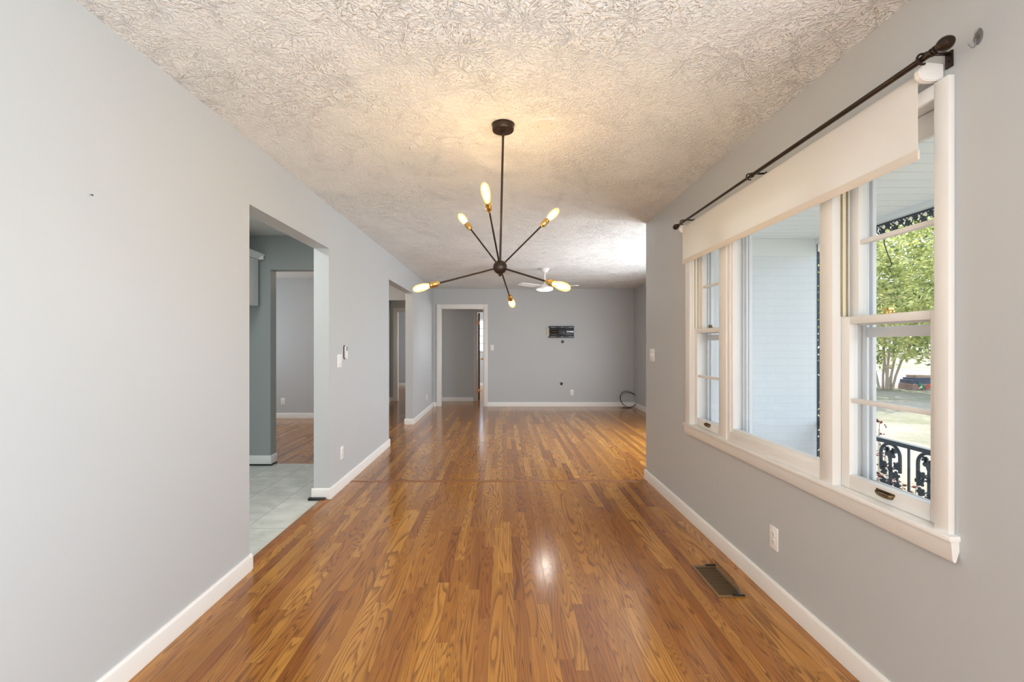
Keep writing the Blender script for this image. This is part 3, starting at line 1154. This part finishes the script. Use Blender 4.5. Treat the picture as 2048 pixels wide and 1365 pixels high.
# ------------------------------------------------------------------ TV mount, cable holes, cable
tv = thing('tv_wall_mount', 'black folded television wall mount on the back wall', 'tv mount', (1.219, YB, 1.54))
x0, x1, z0, z1 = .967, 1.472, 1.418, 1.658
mb = MB()
mb.box(x0, x1, YB - .012, YB, z0, z1, .003)
obj('back_plate', mb, M['blacksteel'], tv)
for zz in (z0, z1):
    mb = MB()
    mb.box(x0 - .008, x1, YB - .040, YB - .008, zz - (.0 if zz == z0 else .045), zz + (.045 if zz == z0 else .0), .003)
    mb.mi = 1
    for k in (0, 1, 2, 3, 8, 9, 14, 15, 16, 17):
        xx = x0 + .022 + k * .027
        mb.box(xx, xx + .013, YB - .0415, YB - .0395, (zz + zz + (.045 if zz == z0 else -.045)) / 2 - .005, (zz + zz + (.045 if zz == z0 else -.045)) / 2 + .005)
    obj('rail', mb, [M['blacksteel'], M['greysteel']], tv)
mb = MB()
mb.box(1.145, 1.300, YB - .060, YB - .010, z0 + .055, z1 - .055, .008)
for a in (1.150, 1.285):
    mb.box(a, a + .008, YB - .064, YB - .056, z0 + .05, z1 - .05, .002)
obj('pivot_plate', mb, M['blacksteel'], tv)
mb = MB()
mb.tube([(1.125, YB - .045, 1.545), (.985, YB - .045, 1.545)], [.038, .030], 16)
obj('folding_arm', mb, M['bronze'], tv, label='dark brown folded arm')
mb = MB()
mb.box(1.310, 1.468, YB - .05, YB - .012, 1.527, 1.565, .006)
obj('folding_arm', mb, M['greysteel'], tv, label='grey steel folded arm')
mb = MB()
mb.box(.895, .964, YB - .008, YB, 1.470, 1.628, .003)
mb.box(.905, .955, YB - .014, YB - .006, 1.485, 1.610, .003)
tag(obj('wall_box', mb, M['beige'], origin=(.93, YB, 1.55)), 'beige recessed box cover left of the television mount', 'wall box')
for (x, z, lab) in ((1.240, 1.337, 'round black cable hole just under the television mount'), (1.217, .469, 'round black cable hole low on back wall above the outlet')):
    mb = MB()
    mb.lathe([(0, .004), (.022, .004), (.024, .008), (.030, .006), (.031, 0), (0, 0)], (x, YB, z), (0, -1, 0), 24)
    tag(obj('cable_grommet', mb, M['black'], origin=(x, YB, z)), lab, 'cable grommet', 'black cable grommets')
mb = MB()
pts = []
for i in range(97):
    a = 2 * PI * i / 32 - PI / 2
    rr = .158 + .010 * math.sin(i * .37) + .006 * math.sin(i * .13)
    pts.append((2.565 + rr * math.cos(a) * (1 + .03 * (i // 32)), YB - .13 - .012 * (i / 32) + .07 * math.sin(a), .006 + rr + rr * math.sin(a) * .98 + .0035))
pts = [(2.40, YB - .25, .006), (2.48, YB - .22, .006)] + pts + [(2.60, YB - .24, .008), (2.50, YB - .20, .006), (2.44, YB - .17, .006)]
mb.tube(pts, .0042, 8)
tag(obj('cable_coil', mb, M['black'], origin=(2.565, YB - .15, 0)), 'loose coil of black cable leaning in the back corner', 'cable')

# ------------------------------------------------------------------ floor register and clear deflector
fr = thing('floor_register', 'brown metal floor register near right wall baseboard', 'floor vent', (1.16, 2.46, 0))
rx0, rx1, ry0, ry1 = 1.085, 1.228, 2.292, 2.622
mb = MB()
fw = .016
for a in ((rx0, rx1, ry0, ry0 + fw), (rx0, rx1, ry1 - fw, ry1), (rx0, rx0 + fw, ry0 + fw, ry1 - fw), (rx1 - fw, rx1, ry0 + fw, ry1 - fw)):
    mb.box(*a, .0005, .006, .002)
obj('frame', mb, M['register'], fr)
mb = MB()
mb.box(rx0 + .012, rx1 - .012, ry0 + .012, ry1 - .012, .0006, .0012)
obj('damper', mb, M['regdark'], fr)
for k in range(22):
    y = ry0 + .024 + k * (ry1 - ry0 - .048) / 21
    mb = MB()
    mb.box(rx0 + .014, rx1 - .014, y - .0018, y + .0018, .0034, .0052, .0004)
    obj('louvre', mb, M['register'], fr)
df = thing('air_deflector', 'clear plastic air deflector with black magnets on the floor register', 'air deflector', (1.19, 2.46, .006))
mb = MB()
n = 14
for i in range(n):
    def P(t, s):
        y = ry0 + .004 + (ry1 - ry0 - .008) * t
        cup = 1 - max(0, abs(t - .5) - .38) / .12
        return (1.214 - .030 * s * s + .006 * s, y, .0062 + .062 * s * (max(cup, 0) ** .5 * .85 + .15))
    for j in range(6):
        mb.quad(P(i / n, j / 6), P((i + 1) / n, j / 6), P((i + 1) / n, (j + 1) / 6), P(i / n, (j + 1) / 6))
bmesh.ops.remove_doubles(mb.bm, verts=mb.bm.verts[:], dist=1e-6)
bmesh.ops.solidify(mb.bm, geom=mb.bm.faces[:], thickness=.002)
obj('hood', mb, M['clear'], df)
for y in (ry0 + .008, ry1 - .008):
    mb = MB()
    mb.box(1.165, 1.224, y - .006, y + .006, .0062, .013, .001)
    obj('magnet', mb, M['black'], df, label='black magnet strip')

# ------------------------------------------------------------------ chandelier
CX, CY = .003, 2.385
HUB = Vector((-.013, 2.40, 1.684))
ch = thing('chandelier', 'dark bronze six arm sputnik chandelier with glowing filament bulbs', 'chandelier', (CX, CY, H))
mb = MB()
mb.lathe([(0, -.001), (.060, -.001), (.060, -.003), (.0565, -.004), (.0565, -.030), (.054, -.034), (0, -.034)], (CX, CY, H), (0, 0, 1), 36)
can = obj('canopy', mb, M['bronze'], ch)
for a in (.6, 2.2, 4.0):
    mb = MB()
    mb.lathe([(0, 0), (.0035, 0), (.0035, .004), (0, .005)], (CX + .04 * math.cos(a), CY + .04 * math.sin(a), H - .034), (0, 0, -1), 10)
    obj('screw', mb, M['slot'], can)
mb = MB()
mb.lathe([(.010, 0), (.010, .014), (.007, .018), (.007, .030)], (CX, CY, H - .034), (0, 0, -1), 16)
mb.tube([(CX, CY, H - .06), HUB], .006, 14)
obj('stem', mb, M['bronze'], ch)
mb = MB()
mb.sphere(HUB, .037, 32)
mb.lathe([(.008, .034), (.009, .042), (.006, .047), (0, .048)], HUB, (0, 0, -1), 14)
obj('hub', mb, M['bronze'], ch)
tips = [(-.2518, 2.65, 2.035), (-.0828, 2.02, 1.995), (.3115, 2.53, 2.030), (-.4858, 2.47, 1.573), (.3057, 2.06, 1.529), (.0658, 2.85, 1.516)]
for tp in tips:
    dv = (Vector(tp) - HUB)
    L = dv.length
    dv.normalize()
    q = HUB + dv * .030
    mb = MB()
    mb.tube([q, HUB + dv * (L - .150)], .0046, 12)
    arm = obj('arm', mb, M['bronze'], ch)
    sb = HUB + dv * (L - .155)
    mb = MB()
    mb.lathe([(0, 0), (.006, 0), (.0075, .003), (.0075, .008), (.012, .012), (.0145, .016), (.0150, .028), (.0162, .030), (.0162, .034), (.0150, .036), (.0150, .044), (.0162, .046), (.0162, .050), (.0150, .052), (.0150, .058), (0, .058)], sb, dv, 22)
    obj('socket', mb, M['brass'], arm, label='brass lamp socket')
    mb = MB()
    b0 = sb + dv * .057
    mb.lathe([(.0125, 0), (.0135, .008), (.0175, .022), (.0205, .038), (.0210, .054), (.0200, .070), (.0165, .084), (.0100, .094), (.003, .098), (0, .0985)], b0, dv, 24)
    obj('bulb', mb, M['amber'], arm, label='amber filament bulb')
    mb = MB()
    ref = Vector((0, 0, 1)) if abs(dv.z) < .9 else Vector((1, 0, 0))
    u = dv.cross(ref).normalized()
    w_ = dv.cross(u)
    pts = []
    for i in range(33):
        a = i * 2 * PI / 8
        r = .0095 if i % 2 else .0105
        pts.append(b0 + dv * (.022 + .052 * (i % 2)) + (u * math.cos(i * 2 * PI / 16) + w_ * math.sin(i * 2 * PI / 16)) * r)
    mb.tube(pts[:17], .0016, 6)
    mb.tube([b0 + dv * .004, b0 + dv * .03], .003, 8)
    obj('filament', mb, M['filament'], arm, label='glowing filament')

# blank round plate on the ceiling
cp = thing('ceiling_cover_plate', 'round blank white cover plate on ceiling beside the chandelier canopy', 'cover plate', (.2225, 2.384, H))
mb = MB()
mb.lathe([(0, .004), (.061, .004), (.064, .002), (.064, -.002), (0, -.002)], (.2225, 2.384, H), (0, 0, -1), 40)
obj('plate', mb, M['white'], cp)
for sx in (-1, 1):
    mb = MB()
    mb.lathe([(0, .0035), (.003, .0035), (.003, .0052), (0, .0055)], (.2225 + sx * .034, 2.384 + sx * -.016, H), (0, 0, -1), 10)
    obj('screw', mb, M['greysteel'], cp)

# ------------------------------------------------------------------ ceiling fan in the living room
FX, FY = .640, 6.90
fan = thing('ceiling_fan', 'white ceiling fan with lit round lens in the living room', 'ceiling fan', (FX, FY, H))
mb = MB()
mb.lathe([(0, .0), (.070, .0), (.070, -.012), (.052, -.040), (.036, -.062), (.020, -.066), (0, -.066)], (FX, FY, H), (0, 0, 1), 30)
obj('canopy', mb, M['plastic'], fan)
mb = MB()
mb.tube([(FX, FY, H - .06), (FX, FY, 2.185)], .014, 14)
obj('downrod', mb, M['plastic'], fan)
mb = MB()
mb.lathe([(0, .085), (.045, .082), (.060, .070), (.075, .045), (.115, .038), (.128, .024), (.128, 0), (0, 0)], (FX, FY, 2.112), (0, 0, 1), 36)
obj('motor_housing', mb, M['plastic'], fan)
mb = MB()
mb.lathe([(0, -.024), (.05, -.022), (.09, -.015), (.115, -.004), (.122, .002), (0, .002)], (FX, FY, 2.112), (0, 0, 1), 36)
obj('light_lens', mb, M['lens'], fan, label='glowing round light lens')
for az in (-20, 100, 220):
    a = math.radians(az)
    R = Matrix.Rotation(a, 3, 'Z')
    mb = MB()
    out = [(.10, -.035), (.16, -.055), (.34, -.066), (.48, -.060), (.515, -.035), (.52, 0), (.515, .035), (.48, .055), (.34, .058), (.16, .045), (.10, .030)]
    tl = math.tan(math.radians(11))

    def BP(x, y):
        v = R @ Vector((x, y, y * tl))
        return (FX + v.x, FY + v.y, 2.152 + v.z)
    mb.prism(out, BP, (0, 0, .007))
    obj('blade', mb, M['blade'], fan)

# ------------------------------------------------------------------ kitchen wall cabinet
cb = thing('wall_cabinet', 'pale upper cabinet with crown moulding in the kitchen', 'cabinet', (-2.70, 4.1, 1.68))
mb = MB()
mb.box(-2.865, -2.560, 3.10, 4.74, 1.677, 2.165, .003)
obj('body', mb, M['cabinet'], cb)
mb = MB()
mb.prism([(-2.56, 2.16), (-2.54, 2.165), (-2.535, 2.18), (-2.51, 2.205), (-2.495, 2.212), (-2.495, 2.225), (-2.56, 2.225)], lambda x, z: (x, 3.07, z), (0, 1.71, 0))
mb.box(-2.865, -2.50, 4.745, 4.775, 2.165, 2.225, .004)
obj('crown_moulding', mb, M['cabinet'], cb)
for y0 in (3.11, 3.655, 4.20):
    mb = MB()
    mb.box(-2.560, -2.541, y0, y0 + .535, 1.680, 2.158, .003)
    obj('cabinet_door', mb, M['cabinet'], cb)

# ------------------------------------------------------------------ porch
mb = MB()
mb.box(XO, 3.02, -3.0, 4.10, -.30, -.10, .01)
struct('floor_porch', mb, M['concrete'])
mb = MB()
grid_wall(mb, 'y', 4.10, 4.108, XO, 2.82, -.6, 2.45)
grid_wall(mb, 'x', 2.822, 2.83, 4.10, 5.0, -.6, 2.45)
struct('wall_porch', mb, M['brick'])
mb = MB()
grid_wall(mb, 'x', XO, XO + .006, -3, 1.36, -.3, 2.45, [(-1.30, .50, .75, 2.05)])
mb.box(XO, XO + .006, 3.32, 4.10, -.3, 2.45)
mb.box(XO, XO + .006, 1.36, 3.32, -.3, .66)
mb.box(XO, XO + .006, 1.36, 3.32, 2.08, 2.45)
struct('wall_exterior', mb, M['brick'], smooth=False)
mb = MB()                                   # soffit boards with open joints
y = -3.0
while y < 4.09:
    y2 = min(y + .1185, 4.10)
    mb.box(XO, 2.80, y, y2 - .004, 2.226, 2.240, .001, 1)
    y += .1225
mb.box(XO, 2.80, -3.0, 4.10, 2.240, 2.26)
struct('ceiling_porch', mb, M['soffit'])
mb = MB()
mb.box(2.80, 2.98, -3.0, 4.60, 2.185, 2.45, .004)
mb.box(XO, 2.80, 4.075, 4.10, 2.07, 2.226, .003)
struct('trim_8', mb, M['soffit'], 'white porch beam and frieze board above the brick wall', 'porch beam')
mb = MB()
mb.box(-5.6, 3.75, -3.0, 14.6, 2.64, 2.70)
mb.box(2.83, 3.75, 4.60, 14.6, 2.25, 2.64)  # unseen eave added to keep sun out of the living room opening
struct('roof', mb, M['soffit'], 'house roof and added eave keeping sun off the living room opening', 'roof', smooth=False)


def grape_leaf(n=30):
    out = []
    for i in range(n):
        a = 2 * PI * i / n
        r = .50 + .46 * abs(math.cos(2.5 * (a - PI / 2))) ** .8 - (.25 if abs(((a + PI / 2) % (2 * PI)) - 0) < .25 or abs(((a + PI / 2) % (2 * PI)) - 2 * PI) < .25 else 0)
        out.append((r * math.cos(a), r * math.sin(a)))
    return out


GL = grape_leaf()


def leaf_at(mb, x, cy, cz, size, rot, th=.007, tiltx=0.):
    ca, sa = math.cos(rot), math.sin(rot)
    mb.prism(GL, lambda p, q: (x + tiltx * q * size, cy + (p * ca - q * sa) * size, cz + (p * sa + q * ca) * size), (th, 0, 0))


IX = 2.850
rnd = random.Random(3)


def vine_panel(yc, top, bot):
    mb = MB()
    r = .082
    pts = [(IX, yc + r, top - .20)] + [(IX, yc + r * math.cos(a), top - .088 + r * math.sin(a)) for a in [PI * i / 14 for i in range(15)]] + [(IX, yc - r, top - .20)]
    mb.tube(pts, .011, 8)
    mb.box(IX - .008, IX + .008, yc - .008, yc + .008, bot, top - .05, .002)
    leaf_at(mb, IX - .004, yc, top - .078, .048, PI + .1)
    leaf_at(mb, IX - .004, yc + .030, top - .052, .026, .6)
    leaf_at(mb, IX - .004, yc - .032, top - .052, .026, -.6)
    z = top - .165
    k = 0
    while z > bot + .02:
        for sgn in (-1, 1):
            leaf_at(mb, IX - .006 + .004 * sgn, yc + sgn * (.056 + rnd.uniform(-.012, .016)), z + rnd.uniform(-.014, .014), .034 + rnd.uniform(-.004, .006), rnd.uniform(0, 6.28))
        if k % 2 == 0:
            leaf_at(mb, IX - .005, yc + rnd.uniform(-.012, .012), z - .022, .026, rnd.uniform(0, 6.28))
            mb.tube([(IX, yc, z + .02), (IX, yc + .03, z), (IX, yc + .07, z + .02)], .005, 6)
            mb.tube([(IX, yc, z + .0), (IX, yc - .03, z - .02), (IX, yc - .07, z)], .005, 6)
        z -= .058
        k += 1
    return mb


rl = thing('porch_railing', 'dark cast iron porch railing with grape leaf panels', 'railing', (IX, 3.0, -.10))
mb = MB()
mb.box(IX - .022, IX + .022, .6, 4.09, .562, .578, .003)
mb.box(IX - .012, IX + .012, .6, 4.09, .545, .564, .002)
obj('top_rail', mb, M['iron'], rl)
mb = MB()
mb.box(IX - .014, IX + .014, .6, 4.09, .0, .016, .002)
obj('bottom_rail', mb, M['iron'], rl)
for k in range(8):
    yc = 3.955 - .305 * k
    obj('leaf_panel', vine_panel(yc, .552, .014), M['iron'], rl)
    mb = MB()
    mb.box(IX - .006, IX + .006, yc - .1585, yc - .1465, .012, .55, .001)
    obj('baluster', mb, M['iron'], rl)
for y in (.62, 2.2):
    mb = MB()
    mb.box(IX - .012, IX + .012, y - .012, y + .012, -.10, .55, .002)
    obj('post', mb, M['iron'], rl)

fz = MB()
fz.box(IX - .006, IX + .006, .6, 4.08, 2.172, 2.185, .001)
fz.box(IX - .006, IX + .006, .6, 4.08, 2.096, 2.104, .001)
y = .62
k = 0
while y < 4.06:
    leaf_at(fz, IX - .004, y, 2.152 if k % 2 else 2.128, .026 + rnd.uniform(-.003, .005), rnd.uniform(0, 6.28))
    fz.tube([(IX, y - .03, 2.11), (IX, y - .005, 2.14), (IX, y + .03, 2.172)], .004, 6)
    fz.tube([(IX, y - .01, 2.172), (IX, y + .02, 2.15), (IX, y + .03, 2.12)], .003, 6)
    y += .056
    k += 1
tag(obj('iron_frieze', fz, M['iron'], origin=(IX, 2.4, 2.185)), 'dark leafy cast iron frieze hanging under the porch beam', 'frieze')

ps = thing('porch_post', 'flat dark iron lattice post beside the white brick corner', 'porch post', (2.90, 4.06, -.10))
mb = MB()
mb.box(2.834, 2.850, 4.112, 4.128, -.30, 2.185, .002)
mb.box(2.985, 3.001, 4.112, 4.128, -.30, 2.185, .002)
obj('upright', mb, M['iron'], ps)
mb = MB()
z = -.02
while z < 2.1:
    for xx in (2.865, 2.918, 2.968):
        ca = rnd.uniform(0, 6.28)
        s_ = .034 + rnd.uniform(-.004, .006)
        mb.prism(GL, lambda p, q: (xx + (p * math.cos(ca) - q * math.sin(ca)) * s_, 4.118, z + (p * math.sin(ca) + q * math.cos(ca)) * s_), (0, .006, 0))
    z += .062
obj('leaf_lattice', mb, M['iron'], ps)

mb = MB()
mb.tube([(IX, 3.40, 2.098), (IX, 3.397, 2.03), (IX + .006, 3.375, 1.95), (IX + .012, 3.352, 1.885), (IX + .014, 3.348, 1.866), (IX + .012, 3.356, 1.853), (IX + .008, 3.372, 1.852), (IX + .006, 3.383, 1.862)], .0035, 8)
tag(obj('plant_hook', mb, M['iron'], origin=(IX, 3.40, 2.098)), 'thin dark plant hook hanging from the porch frieze', 'hook')

# ------------------------------------------------------------------ yard
GZ = -.60
mb = MB()
mb.quad((2.9, -60, GZ), (160, -60, GZ), (160, 170, GZ), (2.9, 170, GZ))
o = struct('lawn', mb, M['lawn'], 'patchy dry lawn beyond the porch railing', 'lawn')
mb = MB()
mb.box(5, 60, 20.6, 31, GZ - .1, GZ + .012)
struct('driveway', mb, M['drive'], 'pale concrete drive crossing behind the tree', 'driveway')


def leaves(mb, c, rx, rz, n, size, rr):
    for _ in range(n):
        while True:
            p = Vector((rr.uniform(-1, 1), rr.uniform(-1, 1), rr.uniform(-1, 1)))
            if p.length < 1:
                break
        q = Vector(c) + Vector((p.x * rx, p.y * rx, p.z * rz))
        s = size * rr.uniform(.6, 1.25)
        a = Vector((rr.gauss(0, 1), rr.gauss(0, 1), rr.gauss(0, .6))).normalized()
        b = a.cross(Vector((rr.gauss(0, 1), rr.gauss(0, 1), rr.gauss(0, 1)))).normalized()
        v = [mb.bm.verts.new(q + a * s), mb.bm.verts.new(q + b * s * .5), mb.bm.verts.new(q - a * s), mb.bm.verts.new(q - b * s * .5)]
        mb.bm.faces.new(v)


def tree(name, label, x, y, height, spread, crown_z, blobs, per, lsize, lm, stems, seed, group=None, branch_r=.09):
    rr = random.Random(seed)
    t = thing(name, label, 'tree', (x, y, GZ), group)
    mb = MB()
    tops = []
    for (dx, dy, lean) in stems:
        pts, rad = [], []
        for i in range(9):
            f = i / 8
            pts.append((x + dx * .20 + dx * lean * f ** .9 + .05 * math.sin(i * 1.7 + dx * 9), y + dy * .20 + dy * lean * f ** .9 + .05 * math.cos(i * 1.3 + dy * 7), GZ - .05 + f * (height * .62)))
            rad.append(branch_r * (1 - .72 * f))
        mb.tube(pts, rad, 9)
        tops.append(pts)
        for k in range(3):
            j = rr.randint(3, 6)
            p = Vector(pts[j])
            e = p + Vector((rr.uniform(-1, 1) * spread * .35, rr.uniform(-1, 1) * spread * .35, rr.uniform(.6, 1.3) * height * .12))
            mb.tube([p, (p + e) / 2 + Vector((0, 0, -.08)), e], [branch_r * .5, branch_r * .35, branch_r * .18], 7)
    obj('trunk', mb, M['bark'], t)
    mb = MB()
    for _ in range(blobs):
        while True:
            p = Vector((rr.uniform(-1, 1), rr.uniform(-1, 1), rr.uniform(-1, 1)))
            if .25 < p.length < 1:
                break
        cz = (crown_z + height) / 2
        ctr = (x + p.x * spread, y + p.y * spread, GZ + cz + p.z * (height - crown_z) / 2)
        leaves(mb, ctr, spread * .17, spread * .12, per, lsize, rr)
    obj('crown', mb, lm, t, smooth=False)
    return t


ST = [(.1, .2, 1.0), (-.9, .3, 1.1), (.9, -.2, 1.6), (.5, .8, 1.7), (-.5, -.8, 1.3), (.55, .1, 1.3), (.95, .5, 2.1)]
tree('crepe_myrtle', 'bushy multi trunk tree with yellow green leaves beyond the porch', 16.0, 19.0, 8.0, 3.9, 1.15, 420, 56, .10, M['leaf'], ST, 11, None, .05)
far = [(62, 78, 17, 7, 5), (84, 90, 18, 7.5, 6), (55, 98, 16, 7, 7), (100, 112, 18, 7, 8), (46, 74, 14, 5.5, 9), (92, 70, 17, 7, 10)]
labs = ['far dark green tree straight behind the bushy tree', 'far dark green tree to the right of the drive', 'far dark green tree at left edge of the window view',
        'tall far tree at right edge of the window view', 'smaller far tree behind the drive at left', 'farthest dark tree at the right of the yard']
for (x, y, h, sp, sd), lab in zip(far, labs):
    tree('background_tree', lab, x, y, h, sp, 1.2, 110, 45, .38, M['leaf_far'], [(.1, 0, 1), (.6, .5, 1.6), (-.6, .4, 1.6)], sd, 'trees across the yard', .22)

# low burgundy shrub outside the railing
sb = thing('burgundy_shrub', 'low burgundy leaved shrub outside the porch railing', 'shrub', (3.25, 3.75, GZ))
rr = random.Random(5)
st = MB()
lv = MB()
for i in range(26):
    by = 3.25 + rr.uniform(-.1, .1)
    yy = 2.9 + i * .045 + rr.uniform(-.05, .05)
    topz = .10 + rr.uniform(-.15, .12) + (.42 if yy > 3.82 else 0)
    p0 = (3.25 + rr.uniform(-.05, .05), yy, GZ - .02)
    p1 = (3.25 + rr.uniform(-.12, .12), yy + rr.uniform(-.08, .08), topz)
    st.tube([p0, ((p0[0] + p1[0]) / 2 + .03, (p0[1] + p1[1]) / 2, (p0[2] + p1[2]) / 2), p1], [.006, .004, .002], 5)
    for k in range(26):
        f = rr.uniform(.45, 1.02)
        q = Vector(p0).lerp(Vector(p1), f)
        leaves(lv, q, .06, .05, 1, .020, rr)
obj('stems', st, M['bark'], sb)
obj('leaves', lv, M['leaf_red'], sb, smooth=False)

# unidentified stepped yard piece, built as masonry with coloured patches
yp = thing('yard_structure', 'stepped brick yard structure with blue grey slabs and coloured patches', 'planter', (17.6, 19.2, GZ))
mb = MB()
for k in range(3):
    mb.box(17.02 + k * .01, 18.3, 18.9, 19.6, GZ + k * .085, GZ + (k + 1) * .085 - .006, .008)
obj('brick_base', mb, M['yardbrick'], yp)
mb = MB()
mb.box(17.07, 18.3, 18.92, 19.58, GZ + .255, GZ + .33, .008)
mb.box(17.07, 18.3, 18.95, 19.56, GZ + .335, GZ + .41, .008)
mb.box(17.18, 18.3, 19.0, 19.55, GZ + .415, GZ + .49, .008)
obj('slab', mb, M['yardstone'], yp)
mb = MB()
mb.box(17.28, 18.3, 19.02, 19.5, GZ + .49, GZ + .60, .01)
obj('cap', mb, M['yardcap'], yp)
for (cx, cz, r, mm) in ((17.33, .20, .07, 'pgreen'), (17.30, .28, .06, 'pgreen'), (17.47, .14, .07, 'pgreen'), (17.38, .12, .06, 'pyellow'), (17.31, .07, .035, 'pyellow'), (17.70, .17, .08, 'pred'), (17.60, .09, .06, 'pred'), (17.42, .05, .05, 'pgreen')):
    mb = MB()
    for i in range(9):
        a = 2 * PI * i / 9
        mb.sphere((cx + r * .6 * math.cos(a), 18.885 + .01 * math.sin(i * 2.), GZ + cz + r * .6 * math.sin(a)), r * .42, 8, (1, .5, 1))
    mb.sphere((cx, 18.88, GZ + cz), r * .5, 8, (1, .6, 1))
    obj('colour_patch', mb, M[mm], yp)
